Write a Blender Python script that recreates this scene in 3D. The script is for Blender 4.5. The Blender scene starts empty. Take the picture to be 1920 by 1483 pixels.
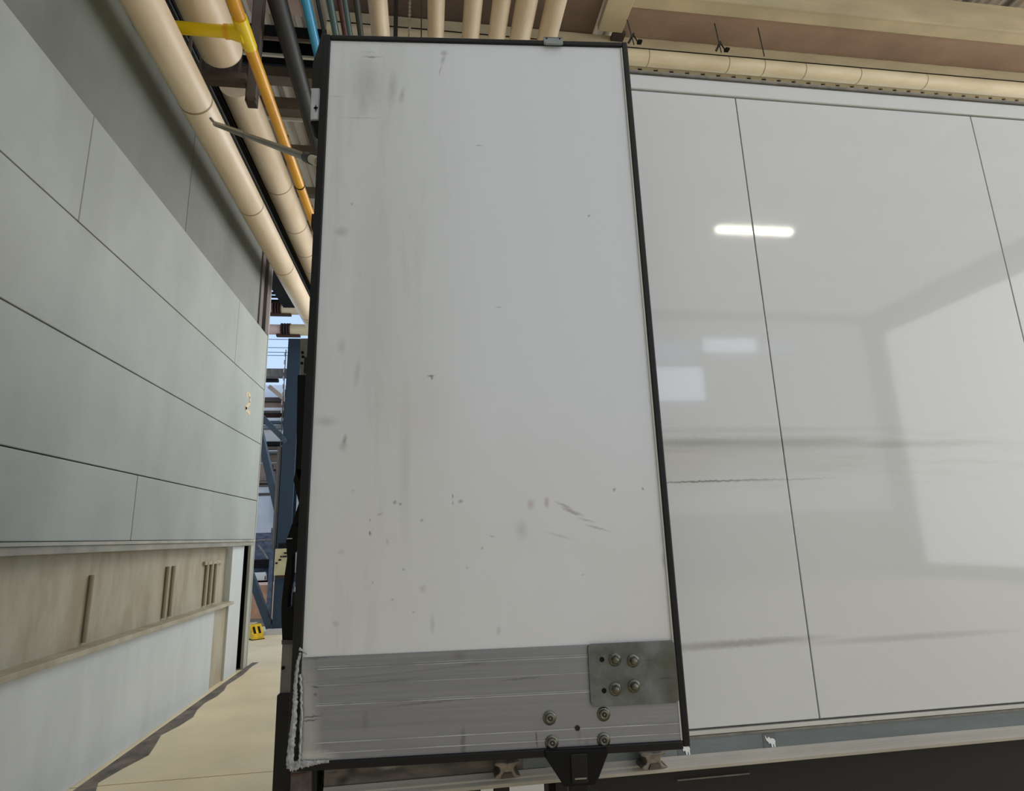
import bpy, math, random
from mathutils import Vector, Matrix
random.seed(7)
R = math.radians
sc = bpy.context.scene
col = sc.collection

# ------------------------------------------------------------------ camera
FPX = 1113.7
CAM = Vector((0, 0, 1.65))
yaw, pitch, roll = R(8.36), R(13.21), R(-1.83)
fw = Vector((math.sin(yaw)*math.cos(pitch), math.cos(yaw)*math.cos(pitch), math.sin(pitch)))
r0 = Vector((math.cos(yaw), -math.sin(yaw), 0))
u0 = r0.cross(fw)
rt = r0*math.cos(roll) + u0*math.sin(roll)
up = u0*math.cos(roll) - r0*math.sin(roll)
cd = bpy.data.cameras.new('camera'); cam = bpy.data.objects.new('camera', cd); col.objects.link(cam)
cd.sensor_fit = 'HORIZONTAL'; cd.sensor_width = 36; cd.lens = FPX/1920*36
cd.clip_start = .05; cd.clip_end = 500
cam.matrix_world = Matrix.Translation(CAM) @ Matrix((rt, up, -fw)).transposed().to_4x4()
sc.camera = cam

# ------------------------------------------------------------------ world, light, exposure
w = bpy.data.worlds.new('world'); sc.world = w; w.use_nodes = True
nt = w.node_tree; nt.nodes.clear()
wo = nt.nodes.new('ShaderNodeOutputWorld'); bg = nt.nodes.new('ShaderNodeBackground')
tc = nt.nodes.new('ShaderNodeTexCoord'); sx = nt.nodes.new('ShaderNodeSeparateXYZ'); cr = nt.nodes.new('ShaderNodeValToRGB')
cr.color_ramp.elements[0].color = (.56, .72, .95, 1); cr.color_ramp.elements[1].color = (.36, .55, .90, 1)
cr.color_ramp.elements[1].position = .8
nt.links.new(tc.outputs['Generated'], sx.inputs[0]); nt.links.new(sx.outputs[2], cr.inputs[0])
nt.links.new(cr.outputs[0], bg.inputs[0]); nt.links.new(bg.outputs[0], wo.inputs[0]); bg.inputs[1].default_value = 1.15

def area(name, loc, rot, sx_, sy_, power, color):
    l = bpy.data.lights.new(name, 'AREA'); l.shape = 'RECTANGLE'; l.size = sx_; l.size_y = sy_; l.energy = power; l.color = color
    o = bpy.data.objects.new(name, l); col.objects.link(o); o.location = loc; o.rotation_euler = rot
    return o
area('rooflight', (3.5, -4.2, 8.85), (0, 0, 0), 24, 18.5, 1180, (.92, .97, 1))
area('end_fill_light', (4.5, -13.9, 5.4), (R(90), 0, 0), 22, 6.6, 330, (.86, .92, 1))  # added fill before the solid end wall, evens out the trailer reflection
area('side_fill_light', (15.6, -1, 4.2), (R(90), 0, R(90)), 24, 7.6, 1150, (.96, .98, 1))  # added fill inside the right wall, brightens the left wall and pipes
area('corridor_fill_light', (2.8, 11.2, 5.9), (0, R(55), 0), 3.4, 4.5, 280, (1, .98, .94))  # added fill hidden behind the trailer, lights the left corridor
sc.view_settings.view_transform = 'Standard'; sc.view_settings.look = 'None'
sc.view_settings.exposure = 0; sc.view_settings.gamma = 1; sc.view_settings.use_curve_mapping = False

# ------------------------------------------------------------------ helpers
def ray(px, py):
    v = rt*(px-960) + up*(741.5-py) + fw*FPX
    return v
def at(px, py, X=None, Y=None, Z=None):
    d = ray(px, py)
    if X is not None: t = X/d.x
    elif Y is not None: t = Y/d.y
    else: t = (Z-1.65)/d.z
    return CAM + d*t
def lin(c):
    c = c/255
    return c/12.92 if c <= .04045 else ((c+.055)/1.055)**2.4
def rgb(c): return (lin(c[0]), lin(c[1]), lin(c[2]), 1)

MATS = {}
def mat(name, c, rough=.6, metal=0., spec=.5, var=.0, vscale=(3, 3, 3), c2=None, bump=0., bscale=(40, 40, 40), coat=0., coat_rough=.08, marks=None, layers=None, trans=0.):
    if name in MATS: return MATS[name]
    m = bpy.data.materials.new(name); m.use_nodes = True; MATS[name] = m
    t = m.node_tree; N = t.nodes; L = t.links
    b = N['Principled BSDF']; out = N['Material Output']
    b.inputs['Roughness'].default_value = rough; b.inputs['Metallic'].default_value = metal
    b.inputs['Specular IOR Level'].default_value = spec
    b.inputs['Coat Weight'].default_value = coat; b.inputs['Coat Roughness'].default_value = coat_rough
    b.inputs['Base Color'].default_value = rgb(c)
    tcn = N.new('ShaderNodeTexCoord'); obj = tcn.outputs['Object']
    def noise(scale, detail=4, rough_=.6, dist=0.):
        mp = N.new('ShaderNodeMapping'); mp.inputs['Scale'].default_value = scale; L.new(obj, mp.inputs[0])
        n = N.new('ShaderNodeTexNoise'); n.inputs['Scale'].default_value = 1; n.inputs['Detail'].default_value = detail
        n.inputs['Roughness'].default_value = rough_; n.inputs['Distortion'].default_value = dist
        L.new(mp.outputs[0], n.inputs['Vector']); return n.outputs['Fac']
    cur = None
    def mix(fac, a, bcol):
        x = N.new('ShaderNodeMix'); x.data_type = 'RGBA'
        L.new(fac, x.inputs[0])
        if isinstance(a, tuple): x.inputs[6].default_value = a
        else: L.new(a, x.inputs[6])
        if isinstance(bcol, tuple): x.inputs[7].default_value = bcol
        else: L.new(bcol, x.inputs[7])
        return x.outputs[2]
    def mul(s, k, clampd=False, add=0.):
        x = N.new('ShaderNodeMath'); x.operation = 'MULTIPLY_ADD'; x.use_clamp = clampd
        L.new(s, x.inputs[0]); x.inputs[1].default_value = k; x.inputs[2].default_value = add; return x.outputs[0]
    if var > 0:
        f = noise(vscale)
        f = mul(f, 3.0, True, -1.0)
        c2_ = c2 or tuple(max(0, v*(1-var)) for v in c)
        cur = mix(f, rgb(c), rgb(c2_))
    # layers: broad clouds of dirt  (noise scale, threshold, gain, colour, optional spherical window (centre, radii))
    for sc_, th, gain, lc, win in (layers or []):
        f = mul(noise(sc_, 6, .65), gain, True, -th*gain)
        if win:
            mp = N.new('ShaderNodeMapping'); mp.vector_type = 'TEXTURE'
            mp.inputs['Location'].default_value = win[0]; mp.inputs['Scale'].default_value = win[1]
            if len(win) > 2: mp.inputs['Rotation'].default_value = win[2]
            g = N.new('ShaderNodeTexGradient'); g.gradient_type = 'SPHERICAL'
            L.new(obj, mp.inputs[0]); L.new(mp.outputs[0], g.inputs[0])
            mm = N.new('ShaderNodeMath'); mm.operation = 'MULTIPLY'; mm.use_clamp = True
            L.new(f, mm.inputs[0]); L.new(mul(g.outputs['Fac'], 1.8, True), mm.inputs[1]); f = mm.outputs[0]
        cur = mix(f, cur if cur is not None else rgb(c), rgb(lc))
    # marks: individual scuffs (x, z, rx, rz, angle, strength, colour)
    if marks:
        nz = N.new('ShaderNodeTexNoise'); nz.inputs['Scale'].default_value = 60; nz.inputs['Detail'].default_value = 3
        L.new(obj, nz.inputs['Vector'])
        vs = N.new('ShaderNodeVectorMath'); vs.operation = 'MULTIPLY_ADD'
        L.new(nz.outputs['Color'], vs.inputs[0]); vs.inputs[1].default_value = (.012, 0, .012)
        vv = N.new('ShaderNodeVectorMath'); vv.operation = 'SUBTRACT'
        L.new(obj, vs.inputs[2]); L.new(vs.outputs[0], vv.inputs[0]); vv.inputs[1].default_value = (.006, 0, .006)
        bycol = {}
        for k in marks: bycol.setdefault(k[6], []).append(k)
        for mc, ks in bycol.items():
            acc = None
            for (x, z, rx, rz, ang, st, _) in ks:
                mp = N.new('ShaderNodeMapping'); mp.vector_type = 'TEXTURE'
                mp.inputs['Location'].default_value = (x, 0, z); mp.inputs['Rotation'].default_value = (0, R(ang), 0)
                mp.inputs['Scale'].default_value = (rx, 5, rz)
                g = N.new('ShaderNodeTexGradient'); g.gradient_type = 'SPHERICAL'
                L.new(vv.outputs[0], mp.inputs[0]); L.new(mp.outputs[0], g.inputs[0])
                s = mul(g.outputs['Fac'], 1.6*st, True)
                if acc is None: acc = s
                else:
                    x_ = N.new('ShaderNodeMath'); x_.operation = 'MAXIMUM'
                    L.new(acc, x_.inputs[0]); L.new(s, x_.inputs[1]); acc = x_.outputs[0]
            x_ = N.new('ShaderNodeMath'); x_.operation = 'MINIMUM'; L.new(acc, x_.inputs[0])
            x_.inputs[1].default_value = max(k[5] for k in ks)
            cur = mix(x_.outputs[0], cur if cur is not None else rgb(c), rgb(mc))
    if cur is not None: L.new(cur, b.inputs['Base Color'])
    if bump > 0:
        bn = N.new('ShaderNodeBump'); bn.inputs['Strength'].default_value = 1; bn.inputs['Distance'].default_value = bump
        L.new(noise(bscale, 3), bn.inputs['Height']); L.new(bn.outputs[0], b.inputs['Normal'])
        if coat: L.new(bn.outputs[0], b.inputs['Coat Normal'])
    if trans > 0:
        tr = N.new('ShaderNodeBsdfTranslucent'); mx = N.new('ShaderNodeMixShader'); mx.inputs[0].default_value = trans
        if cur is not None: L.new(cur, tr.inputs[0])
        else: tr.inputs[0].default_value = rgb(c)
        L.new(b.outputs[0], mx.inputs[1]); L.new(tr.outputs[0], mx.inputs[2]); L.new(mx.outputs[0], out.inputs[0])
    return m
def emit(name, c, s):
    m = bpy.data.materials.new(name); m.use_nodes = True
    b = m.node_tree.nodes['Principled BSDF']; b.inputs['Base Color'].default_value = rgb(c)
    b.inputs['Emission Color'].default_value = rgb(c); b.inputs['Emission Strength'].default_value = s
    return m

class MB:
    """collects shapes; build() links them as one mesh object"""
    def __init__(s): s.v = []; s.f = []; s.sm = []
    def add(s, vs, fs, smooth=False):
        n = len(s.v); s.v += [tuple(v) for v in vs]
        for f in fs: s.f.append(tuple(i+n for i in f)); s.sm.append(smooth)
        return s
    def box(s, x0, x1, y0, y1, z0, z1):
        vs = [(x, y, z) for x in (x0, x1) for y in (y0, y1) for z in (z0, z1)]
        return s.add(vs, [(0,1,3,2),(4,6,7,5),(0,4,5,1),(2,3,7,6),(0,2,6,4),(1,5,7,3)])
    def bar(s, a, b, wd, ht, upv=(0,0,1)):
        a = Vector(a); b = Vector(b); d = (b-a).normalized(); u = Vector(upv)
        sd = d.cross(u); sd = sd.normalized() if sd.length > 1e-4 else Vector((1,0,0)); u = sd.cross(d)
        vs = [p+sd*i*wd/2+u*j*ht/2 for p in (a, b) for i, j in ((-1,-1),(1,-1),(1,1),(-1,1))]
        return s.add(vs, [(3,2,1,0),(4,5,6,7),(0,1,5,4),(1,2,6,5),(2,3,7,6),(3,0,4,7)])
    def tube(s, pts, r, n=20, caps=True):
        pts = [Vector(p) for p in pts]; rings = []
        rr = r if isinstance(r, (list, tuple)) else [r]*len(pts)
        d0 = (pts[1]-pts[0]).normalized(); ref = Vector((0,0,1)) if abs(d0.z) < .9 else Vector((1,0,0))
        for i, p in enumerate(pts):
            d = (pts[min(i+1, len(pts)-1)]-pts[max(i-1, 0)]).normalized()
            a = d.cross(ref).normalized(); b = a.cross(d)
            rings.append([p+(a*math.cos(2*math.pi*k/n)+b*math.sin(2*math.pi*k/n))*rr[i] for k in range(n)])
        vs = [v for ring in rings for v in ring]; fs = []
        for i in range(len(pts)-1):
            for k in range(n): fs.append((i*n+k, i*n+(k+1)%n, (i+1)*n+(k+1)%n, (i+1)*n+k))
        s.add(vs, fs, True)
        if caps:
            s.add(rings[0], [tuple(range(n))][::1]); s.add(rings[-1], [tuple(reversed(range(n)))])
        return s
    def prism(s, poly, y0, y1):
        """poly in x,z ; extruded along y"""
        a = sum(poly[i][0]*poly[(i+1)%len(poly)][1]-poly[(i+1)%len(poly)][0]*poly[i][1] for i in range(len(poly)))
        if a < 0: poly = poly[::-1]
        n = len(poly); vs = [(x, y0, z) for x, z in poly]+[(x, y1, z) for x, z in poly]
        fs = [tuple(range(n)), tuple(reversed(range(n, 2*n)))]+[((i+1)%n, i, n+i, n+(i+1)%n) for i in range(n)]
        return s.add(vs, fs)
    def extr(s, prof, x0, x1):
        """prof in y,z ; extruded along x"""
        n = len(prof); vs = [(x0, y, z) for y, z in prof]+[(x1, y, z) for y, z in prof]
        return s.add(vs, [tuple(reversed(range(n))), tuple(range(n, 2*n))]+[(i, (i+1)%n, n+(i+1)%n, n+i) for i in range(n)])
    def lathe(s, prof, c, axis=(0,-1,0), n=20):
        """prof: (radius, height along axis)"""
        c = Vector(c); a = Vector(axis).normalized(); ref = Vector((0,0,1)) if abs(a.z) < .9 else Vector((1,0,0))
        p = a.cross(ref).normalized(); q = a.cross(p)
        vs = [c+a*h+(p*math.cos(2*math.pi*k/n)+q*math.sin(2*math.pi*k/n))*max(r, 1e-5) for r, h in prof for k in range(n)]
        fs = [(i*n+k, i*n+(k+1)%n, (i+1)*n+(k+1)%n, (i+1)*n+k) for i in range(len(prof)-1) for k in range(n)]
        return s.add(vs, fs, True)
    def build(s, name, m, parent=None, bevel=0., label=None):
        me = bpy.data.meshes.new(name); me.from_pydata(s.v, [], s.f); me.update()
        for p, k in zip(me.polygons, s.sm): p.use_smooth = k
        import bmesh
        bm = bmesh.new(); bm.from_mesh(me); bmesh.ops.recalc_face_normals(bm, faces=bm.faces); bm.to_mesh(me); bm.free()
        me.materials.append(m)
        o = bpy.data.objects.new(name, me); col.objects.link(o)
        if parent: o.parent = parent
        if bevel > 0:
            md = o.modifiers.new('bevel', 'BEVEL'); md.width = bevel; md.segments = 2; md.limit_method = 'ANGLE'; md.angle_limit = R(40)
        if label: o['label'] = label
        return o
def tag(o, label, cat, group=None, kind=None):
    o['label'] = label; o['category'] = cat
    if group: o['group'] = group
    if kind: o['kind'] = kind
    return o
def empty(name, loc=(0,0,0), rz=0.):
    o = bpy.data.objects.new(name, None); col.objects.link(o); o.location = loc; o.rotation_euler = (0,0,rz); o.empty_display_size = .1
    return o
def structure(o, label=None):
    o['kind'] = 'structure'
    if label: o['label'] = label
    return o
def xz(pts, Y): return [(q.x, q.z) for q in (at(a, b, Y=Y) for a, b in pts)]

# ------------------------------------------------------------------ materials
DK, RED = (88, 88, 88), (150, 118, 116)
def D(px, py):      # pixel -> door coordinates (u along the width, w up)
    P0 = Vector((-.403, 2.03, 1.008)); e = Vector((1.204, -.09, 0)).normalized(); n = Vector((e.y, -e.x, 0))
    d = ray(px, py); q = CAM+d*((P0-CAM).dot(n)/d.dot(n))-P0
    return q.dot(e), q.z
def mk(px, py, rx, rz, ang, st, c=DK):
    k = .0019; u, v = D(px, py); return (u, v, rx*k*1.4, rz*k*1.4, ang, st*.8, c)
door_marks = [mk(833,100,7,7,0,.40), mk(831,112,4,12,12,.35), mk(826,130,1.6,14,12,.40), mk(697,107,20,1.3,0,.75), mk(697,107,8,3,0,.5),
    mk(692,98,14,2,0,.2), mk(690,118,18,2,0,.2), mk(690,155,24,60,0,.22), mk(682,185,10,40,0,.22), mk(736,165,8,40,3,.25), mk(754,178,5,18,10,.28),
    mk(675,221,36,1.5,0,.25), mk(632,181,14,1.5,0,.22), mk(808,705,6,1.8,0,1.0), mk(810,708,2.5,3,0,.9), mk(898,273,7,1.5,0,.45), mk(646,826,4,10,8,.5), mk(643,836,7,9,8,.25),
    mk(640,434,13,9,0,.25), mk(659,383,3,3,0,.4), mk(694,1000,2.2,4,0,.75), mk(694,975,2,3,0,.5), mk(741,942,3,3,0,.6), mk(751,945,3,3,0,.55),
    mk(849,930,1.5,4,0,.7), mk(849,943,1.3,4,0,.4), mk(864,940,4,3,0,.5), mk(791,975,3,2.5,0,.45), mk(713,964,6,2,-20,.3), mk(1152,918,2.5,2.5,0,.6),
    mk(1205,916,2.5,2.5,0,.6), mk(1104,405,3,2,0,.6), mk(935,576,6,1.5,0,.35), mk(922,1006,4,1.5,0,.35), mk(904,1027,2,2,0,.45), mk(640,1035,6,4,0,.2),
    mk(757,1068,2,2,0,.4), mk(699,1092,2,2,0,.35), mk(793,1104,6,6,0,.2), mk(811,1170,4,14,0,.22), mk(935,1182,4,7,0,.22), mk(775,1148,3,2,0,.35),
    mk(736,1124,3,2,0,.3), mk(629,1170,5,5,0,.2), mk(1245,1052,4,12,0,.3), mk(1093,1078,3,1.5,0,.25), mk(612,790,18,9,0,.22), mk(670,700,6,26,6,.2),
    mk(1058,948,14,2.5,27,.42), mk(1075,960,18,3,22,.42), mk(1100,975,16,2,14,.3), mk(1120,990,22,2,16,.35), mk(1050,1005,24,1.8,18,.2), mk(978,992,10,16,0,.18),
    mk(760,860,9,130,0,.10), mk(700,560,30,240,0,.08), mk(876,1065,2,2,0,.25), mk(640,650,8,14,0,.16), mk(726,1015,3,6,0,.2), mk(662,920,3,2,0,.25),
    mk(995,946,6,9,0,.35,RED), mk(1025,942,4,9,0,.5,RED), mk(1066,957,12,4,25,.3,RED), mk(780,760,60,70,0,.18,(190,172,170))]
# white panel skin with scuffs, dirt and painted light falloff
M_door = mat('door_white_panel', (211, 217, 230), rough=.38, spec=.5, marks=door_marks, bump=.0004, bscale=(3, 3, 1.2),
    layers=[((1.2, 1, .5), .12, .85, (178, 182, 172), ((.0, 0, 1.3), (.62, 5, 2.6))), ((1.5, 1, 1.5), .15, .9, (200, 196, 190), ((.6, 0, .2), (1.4, 5, 1.0))),  # broad films: light falling off to the left and bottom, painted in
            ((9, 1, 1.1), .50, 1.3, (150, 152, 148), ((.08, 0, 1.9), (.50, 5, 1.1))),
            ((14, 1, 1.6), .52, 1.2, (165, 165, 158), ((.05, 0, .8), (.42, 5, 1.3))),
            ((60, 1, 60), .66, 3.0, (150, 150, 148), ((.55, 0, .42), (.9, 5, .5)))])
M_rub = mat('black_rubber', (13, 13, 19), rough=.45, spec=.3, var=.3, vscale=(8, 8, 8))
M_blk = mat('matt_black', (14, 14, 17), rough=.7, spec=.2, var=.3, vscale=(10, 10, 10))
pk = lambda px, py, rx, rz, a, s, c=DK: mk(px, py, rx, rz, a, s, c)
M_alu = mat('brushed_aluminium', (140, 143, 153), rough=.42, metal=.6, spec=.5, var=.07, vscale=(1.2, 1, 90), bump=.0003, bscale=(2, 1, 160),
    marks=[pk(572,1345,17,75,0,.5,(196,197,198)), pk(572,1390,20,60,0,.55,(196,197,198)), pk(590,1420,30,9,0,.6,(215,217,217)), pk(562,1270,8,40,0,.3,(205,206,205)),
           pk(585,1343,14,1.2,-5,.8,(40,40,42)), pk(583,1350,12,1,-5,.7,(40,40,42)), pk(592,1287,6,1.2,5,.7,(50,50,52)), pk(592,1302,3,2.5,0,.5,(50,50,52)),
           pk(868,1395,4,22,0,.5,(60,58,60)), pk(862,1228,10,8,0,.25,(80,78,80)), pk(1006,1385,1.6,12,0,.7,(55,50,52)), pk(600,1232,26,2,-3,.45,(80,78,76)),
           pk(980,1272,30,1.5,-2,.5,(75,72,72)), pk(760,1260,150,1.5,-3,.25,(80,80,82)), pk(820,1315,90,1.5,-3,.45,(80,78,80)), pk(685,1350,5,14,0,.25,(75,74,78)),
           pk(1085,1380,3,14,0,.3,(90,84,80)), pk(1100,1390,3,7,0,.3,(90,84,80)), pk(885,1244,20,1.5,-3,.4,(75,72,72)), pk(710,1278,60,1.3,-3,.3,(75,74,76))])
M_rib = mat('painted_rib_highlight', (196, 197, 202), rough=.5, metal=.2, var=.4, vscale=(5, 1, 1), c2=(140, 140, 146))  # paler than the plate: rib highlights put into the colour
M_galv = mat('galvanised_plate', (112, 116, 119), rough=.5, metal=.45, var=.32, vscale=(14, 14, 14), c2=(84, 88, 84), bump=.0004, bscale=(60, 60, 60),
    marks=[(1.165, .2, .05, .12, 0, .5, (74, 74, 62)), (1.10, .245, .03, .002, 0, .4, (60, 60, 58)), (1.15, .19, .03, .004, 0, .5, (50, 50, 44))])
M_bolt = mat('zinc_bolt', (112, 112, 104), rough=.3, metal=.85, var=.2, vscale=(60, 60, 60))
M_seal = mat('smeared_white_sealant', (176, 179, 184), rough=.4, var=.35, vscale=(60, 60, 60), bump=.004, bscale=(120, 120, 60))
def tm(px, py, rx, rz, a, s, c=DK):
    q = at(px, py, Y=2.2); k = .0031; return (q.x, q.z, rx*k, rz*k, a, s, c)
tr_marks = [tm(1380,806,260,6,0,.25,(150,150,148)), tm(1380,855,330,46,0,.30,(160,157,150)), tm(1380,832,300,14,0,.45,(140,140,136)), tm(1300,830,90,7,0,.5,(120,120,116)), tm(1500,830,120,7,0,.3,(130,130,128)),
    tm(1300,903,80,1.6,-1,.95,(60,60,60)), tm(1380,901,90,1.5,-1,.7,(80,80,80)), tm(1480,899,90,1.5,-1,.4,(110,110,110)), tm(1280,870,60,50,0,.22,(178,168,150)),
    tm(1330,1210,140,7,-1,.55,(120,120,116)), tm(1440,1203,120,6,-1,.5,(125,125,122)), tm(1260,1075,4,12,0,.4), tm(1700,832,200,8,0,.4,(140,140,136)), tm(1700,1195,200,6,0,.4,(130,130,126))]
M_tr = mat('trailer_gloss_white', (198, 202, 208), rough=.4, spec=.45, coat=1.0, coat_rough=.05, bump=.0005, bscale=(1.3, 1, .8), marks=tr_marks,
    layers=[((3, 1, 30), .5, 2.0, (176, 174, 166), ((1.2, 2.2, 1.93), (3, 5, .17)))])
M_trw = mat('trailer_white_profile', (200, 201, 199), rough=.45, spec=.4, coat=.3, var=.08, vscale=(3, 3, 3))
M_rail = mat('side_rail_cream', (176, 173, 166), rough=.5, var=.12, vscale=(2, 8, 8))
M_raild = mat('side_rail_dirty', (108, 103, 98), rough=.6, var=.35, vscale=(5, 8, 24), c2=(66, 62, 58),
    marks=[(-.265, .900, .035, .022, -25, .95, (22, 20, 19)), (-.238, .925, .028, .026, 10, .95, (22, 20, 19)), (-.30, .925, .03, .005, 0, .6, (40, 36, 34)), (-.12, .928, .05, .012, 0, .6, (160, 160, 160)), (-.10, .915, .06, .012, 0, .7, (44, 42, 42)), (-.05, .90, .03, .006, 20, .6, (50, 48, 48))])
M_band = mat('blue_grey_band', (112, 122, 128), rough=.55, var=.12, vscale=(3, 3, 20))
M_bandd = mat('blue_grey_patch', (92, 100, 106), rough=.55)
M_emb = mat('emblem_white', (225, 230, 234), rough=.5)
M_cast = mat('corner_block_brown', (92, 84, 82), rough=.65, var=.25, vscale=(15, 15, 15), c2=(62, 54, 52))
M_gr = mat('weathered_grey_steel', (128, 126, 122), rough=.55, metal=.2, var=.2, vscale=(20, 20, 5))
M_lamp = mat('lamp_white_alloy', (214, 220, 230), rough=.35, metal=.3, var=.15, vscale=(30, 30, 8))
M_dark = mat('chassis_black', (20, 18, 18), rough=.7)
M_stop = mat('cast_grey_brown', (140, 132, 124), rough=.4, metal=.5, var=.3, vscale=(40, 40, 40))
M_wall = mat('grey_green_wall_panel', (166, 171, 163), rough=.55, var=.10, vscale=(1.2, 1.2, .6), layers=[((.8, 2, 5), .52, 1.6, (144, 149, 138), None)])
M_wallt = mat('upper_wall_panel_shaded', (122, 126, 117), rough=.6, var=.15, vscale=(1, 1, .5))  # darker wall tone, the shadow at the wall head painted in
M_post = mat('brown_steel_post', (112, 104, 98), rough=.6, var=.2, vscale=(4, 4, 1))
M_postl = mat('pale_frame_strip', (172, 172, 160), rough=.6, var=.15, vscale=(4, 4, 1))
M_cream = mat('cream_board', (180, 174, 154), rough=.6, var=.18, vscale=(4, 4, 1.5), c2=(156, 144, 118))
M_wht = mat('white_board', (206, 210, 208), rough=.5, var=.06, vscale=(3, 3, 1))
M_floor = mat('painted_concrete_floor', (238, 222, 184), rough=.45, spec=.4, var=.08, vscale=(1.2, 1.2, 1), layers=[((2, 2, 2), .55, 1.4, (224, 206, 168), None), ((14, 14, 1), .64, 2.0, (160, 148, 122), None)])
M_floorj = mat('floor_joint_dark', (110, 98, 80), rough=.8)
M_dirt = mat('dirty_concrete_strip', (128, 119, 106), rough=.85, var=.4, vscale=(6, 6, 6), c2=(82, 75, 67), bump=.004, bscale=(20, 20, 20))
M_pipe = mat('cream_pipe_lagging', (232, 214, 188), rough=.42, spec=.4, var=.14, vscale=(3, .8, 3), c2=(212, 190, 158), bump=.003, bscale=(5, 2, 5), layers=[((16, 7, 16), .62, 2.2, (150, 122, 84), None)])
M_pipex = mat('cream_pipe_lagging_cross', (226, 212, 180), rough=.42, var=.12, vscale=(.8, 3, 3), c2=(200, 184, 150), layers=[((4, 9, 9), .62, 2.0, (176, 150, 120), None)])
M_yel = mat('yellow_orange_gas_paint', (232, 170, 22), rough=.35, var=.15, vscale=(5, 2, 5), c2=(204, 138, 18))
M_yelb = mat('fresh_yellow_paint', (236, 204, 22), rough=.3)
M_char = mat('charcoal_pipe', (44, 43, 43), rough=.55, var=.12, vscale=(4, 2, 4))
M_blue = mat('sky_blue_pipe', (58, 156, 205), rough=.32)
M_teal = mat('dark_teal_pipe', (66, 92, 96), rough=.4)
M_grn = mat('olive_black_conduit', (44, 46, 38), rough=.6)
M_red = mat('dull_red_pipe', (112, 66, 58), rough=.5, var=.3, vscale=(5, 5, 5))
M_conc = mat('cream_beam', (206, 192, 158), rough=.65, var=.12, vscale=(1, 1, 3))
M_brown = mat('brown_soffit', (176, 150, 130), rough=.75, var=.14, vscale=(1.2, 1.2, 1.2), c2=(156, 132, 114))
M_brownd = mat('dark_brown_steel', (84, 72, 64), rough=.7, var=.15, vscale=(2, 2, 2))
M_roof = mat('translucent_roof_sheet', (222, 190, 146), rough=.6, var=.5, vscale=(5, .12, 1), c2=(120, 96, 70), trans=.55)
M_purl = mat('purlin_steel', (106, 88, 64), rough=.6, var=.2, vscale=(3, 3, 3))
M_bst = mat('blue_steel_paint', (22, 46, 64), rough=.45, var=.2, vscale=(3, 3, 1), c2=(20, 40, 56))
M_bst2 = mat('blue_grey_brace_paint', (56, 74, 88), rough=.5, var=.2, vscale=(3, 3, 1))
M_cab = mat('beige_cabinet', (196, 186, 142), rough=.5, var=.1, vscale=(6, 6, 6))
M_haz = mat('safety_yellow', (236, 196, 16), rough=.45, var=.2, vscale=(10, 10, 10), c2=(180, 140, 14))
M_card = mat('cardboard', (186, 146, 118), rough=.8, var=.15, vscale=(4, 4, 4))
M_tape = mat('pinkish_tape', (220, 190, 184), rough=.5)
M_rust = mat('rusty_flange', (78, 46, 36), rough=.8, var=.4, vscale=(12, 12, 12))
M_bluet = mat('blue_bench_paint', (92, 106, 128), rough=.6, var=.4, vscale=(6, 6, 12), c2=(58, 62, 82))
M_cl = mat('pale_cladding', (206, 204, 206), rough=.6, var=.12, vscale=(.6, 1, .6))
M_chain = mat('pale_rod', (160, 148, 124), rough=.5)
M_grey = mat('galvanised_conduit', (140, 136, 126), rough=.35, metal=.5, var=.2, vscale=(6, 6, 6))

# ------------------------------------------------------------------ floor
fl = structure(MB().box(-9, 16, -16, 40, -.12, -.012).build('floor', M_floorj), 'beige painted concrete floor slabs with thin dark joints')
ys = [-16, -11, -6, -1.5, 5.13, 10.95, 12.67, 20, 30, 40]
xs = [-9, -4.4, 3.3, 10, 16]
for i in range(len(ys)-1):
    for j in range(len(xs)-1):
        MB().box(xs[j]+.006, xs[j+1]-.006, ys[i]+.007, ys[i+1]-.007, -.012, 0).build('slab', M_floor, fl)
b = MB(); n = 26
for i in range(n):                                             # ragged dirty strip along the wall base
    pass
ws = [(.16+.10*math.sin(i*1.7)+.05*random.random()) for i in range(n+1)]
vs = []
for i in range(n+1):
    y = 2.5+i*(9.5-2.5)/n
    k = max(0.15, (9.6-y)/7)
    vs += [(-2.449, y, .004), (-2.449+ws[i]*k+.05, y, .004), (-2.449, y, .0005), (-2.449+ws[i]*k+.06, y, .0005)]
fs = []
for i in range(n): a = i*4; c = a+4; fs += [(a, a+1, c+1, c), (a+1, a+3, c+3, c+1)]
b.add(vs, fs); structure(b.build('trim_1', M_dirt), 'rough dirty concrete edge where the floor meets the left wall')

# ------------------------------------------------------------------ left wall
XW = -2.45
wl = structure(empty('wall_left', (0, 0, 0)), 'grey green sheet panel wall with a framed opening at its foot')
def panel(y0, y1, z0, z1, m=M_wall, x=XW, th=.05, name='panel', bev=.006):
    return MB().box(x-th, x, y0+.004, y1-.004, z0+.004, z1-.004).build(name, m, wl, bevel=bev)
for z0, z1, splits in ((1.70, 2.25, (-16, -10, -4, 1.5, 5.5, 9.2)), (2.25, 3.08, (-16, -9, -3, 3.0, 9.2)), (3.08, 3.91, (-16, -10, -4, 1.5, 9.2)), (3.91, 4.78, (-16, -10, -4, .8, 4.2, 7.76, 9.2))):
    for a, c in zip(splits, splits[1:]): panel(a, c, z0, z1)
for a, c in zip((-16, -8, -1, 6), (-8, -1, 6, 8.71)): panel(a, c, 4.78, 6.6, M_wallt, x=XW-.03)
MB().box(XW-.07, XW-.05, -16, 9.2, 1.7, 6.5).build('backing', M_post, wl)
for k, (y0, y1, dx) in enumerate(((8.72, 8.86, .02), (8.88, 9.0, -.02), (9.02, 9.2, .03))):
    MB().box(XW-.1, XW+dx-.03, y0, y1, 4.785, 6.6).build('post', M_post, wl)
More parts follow.
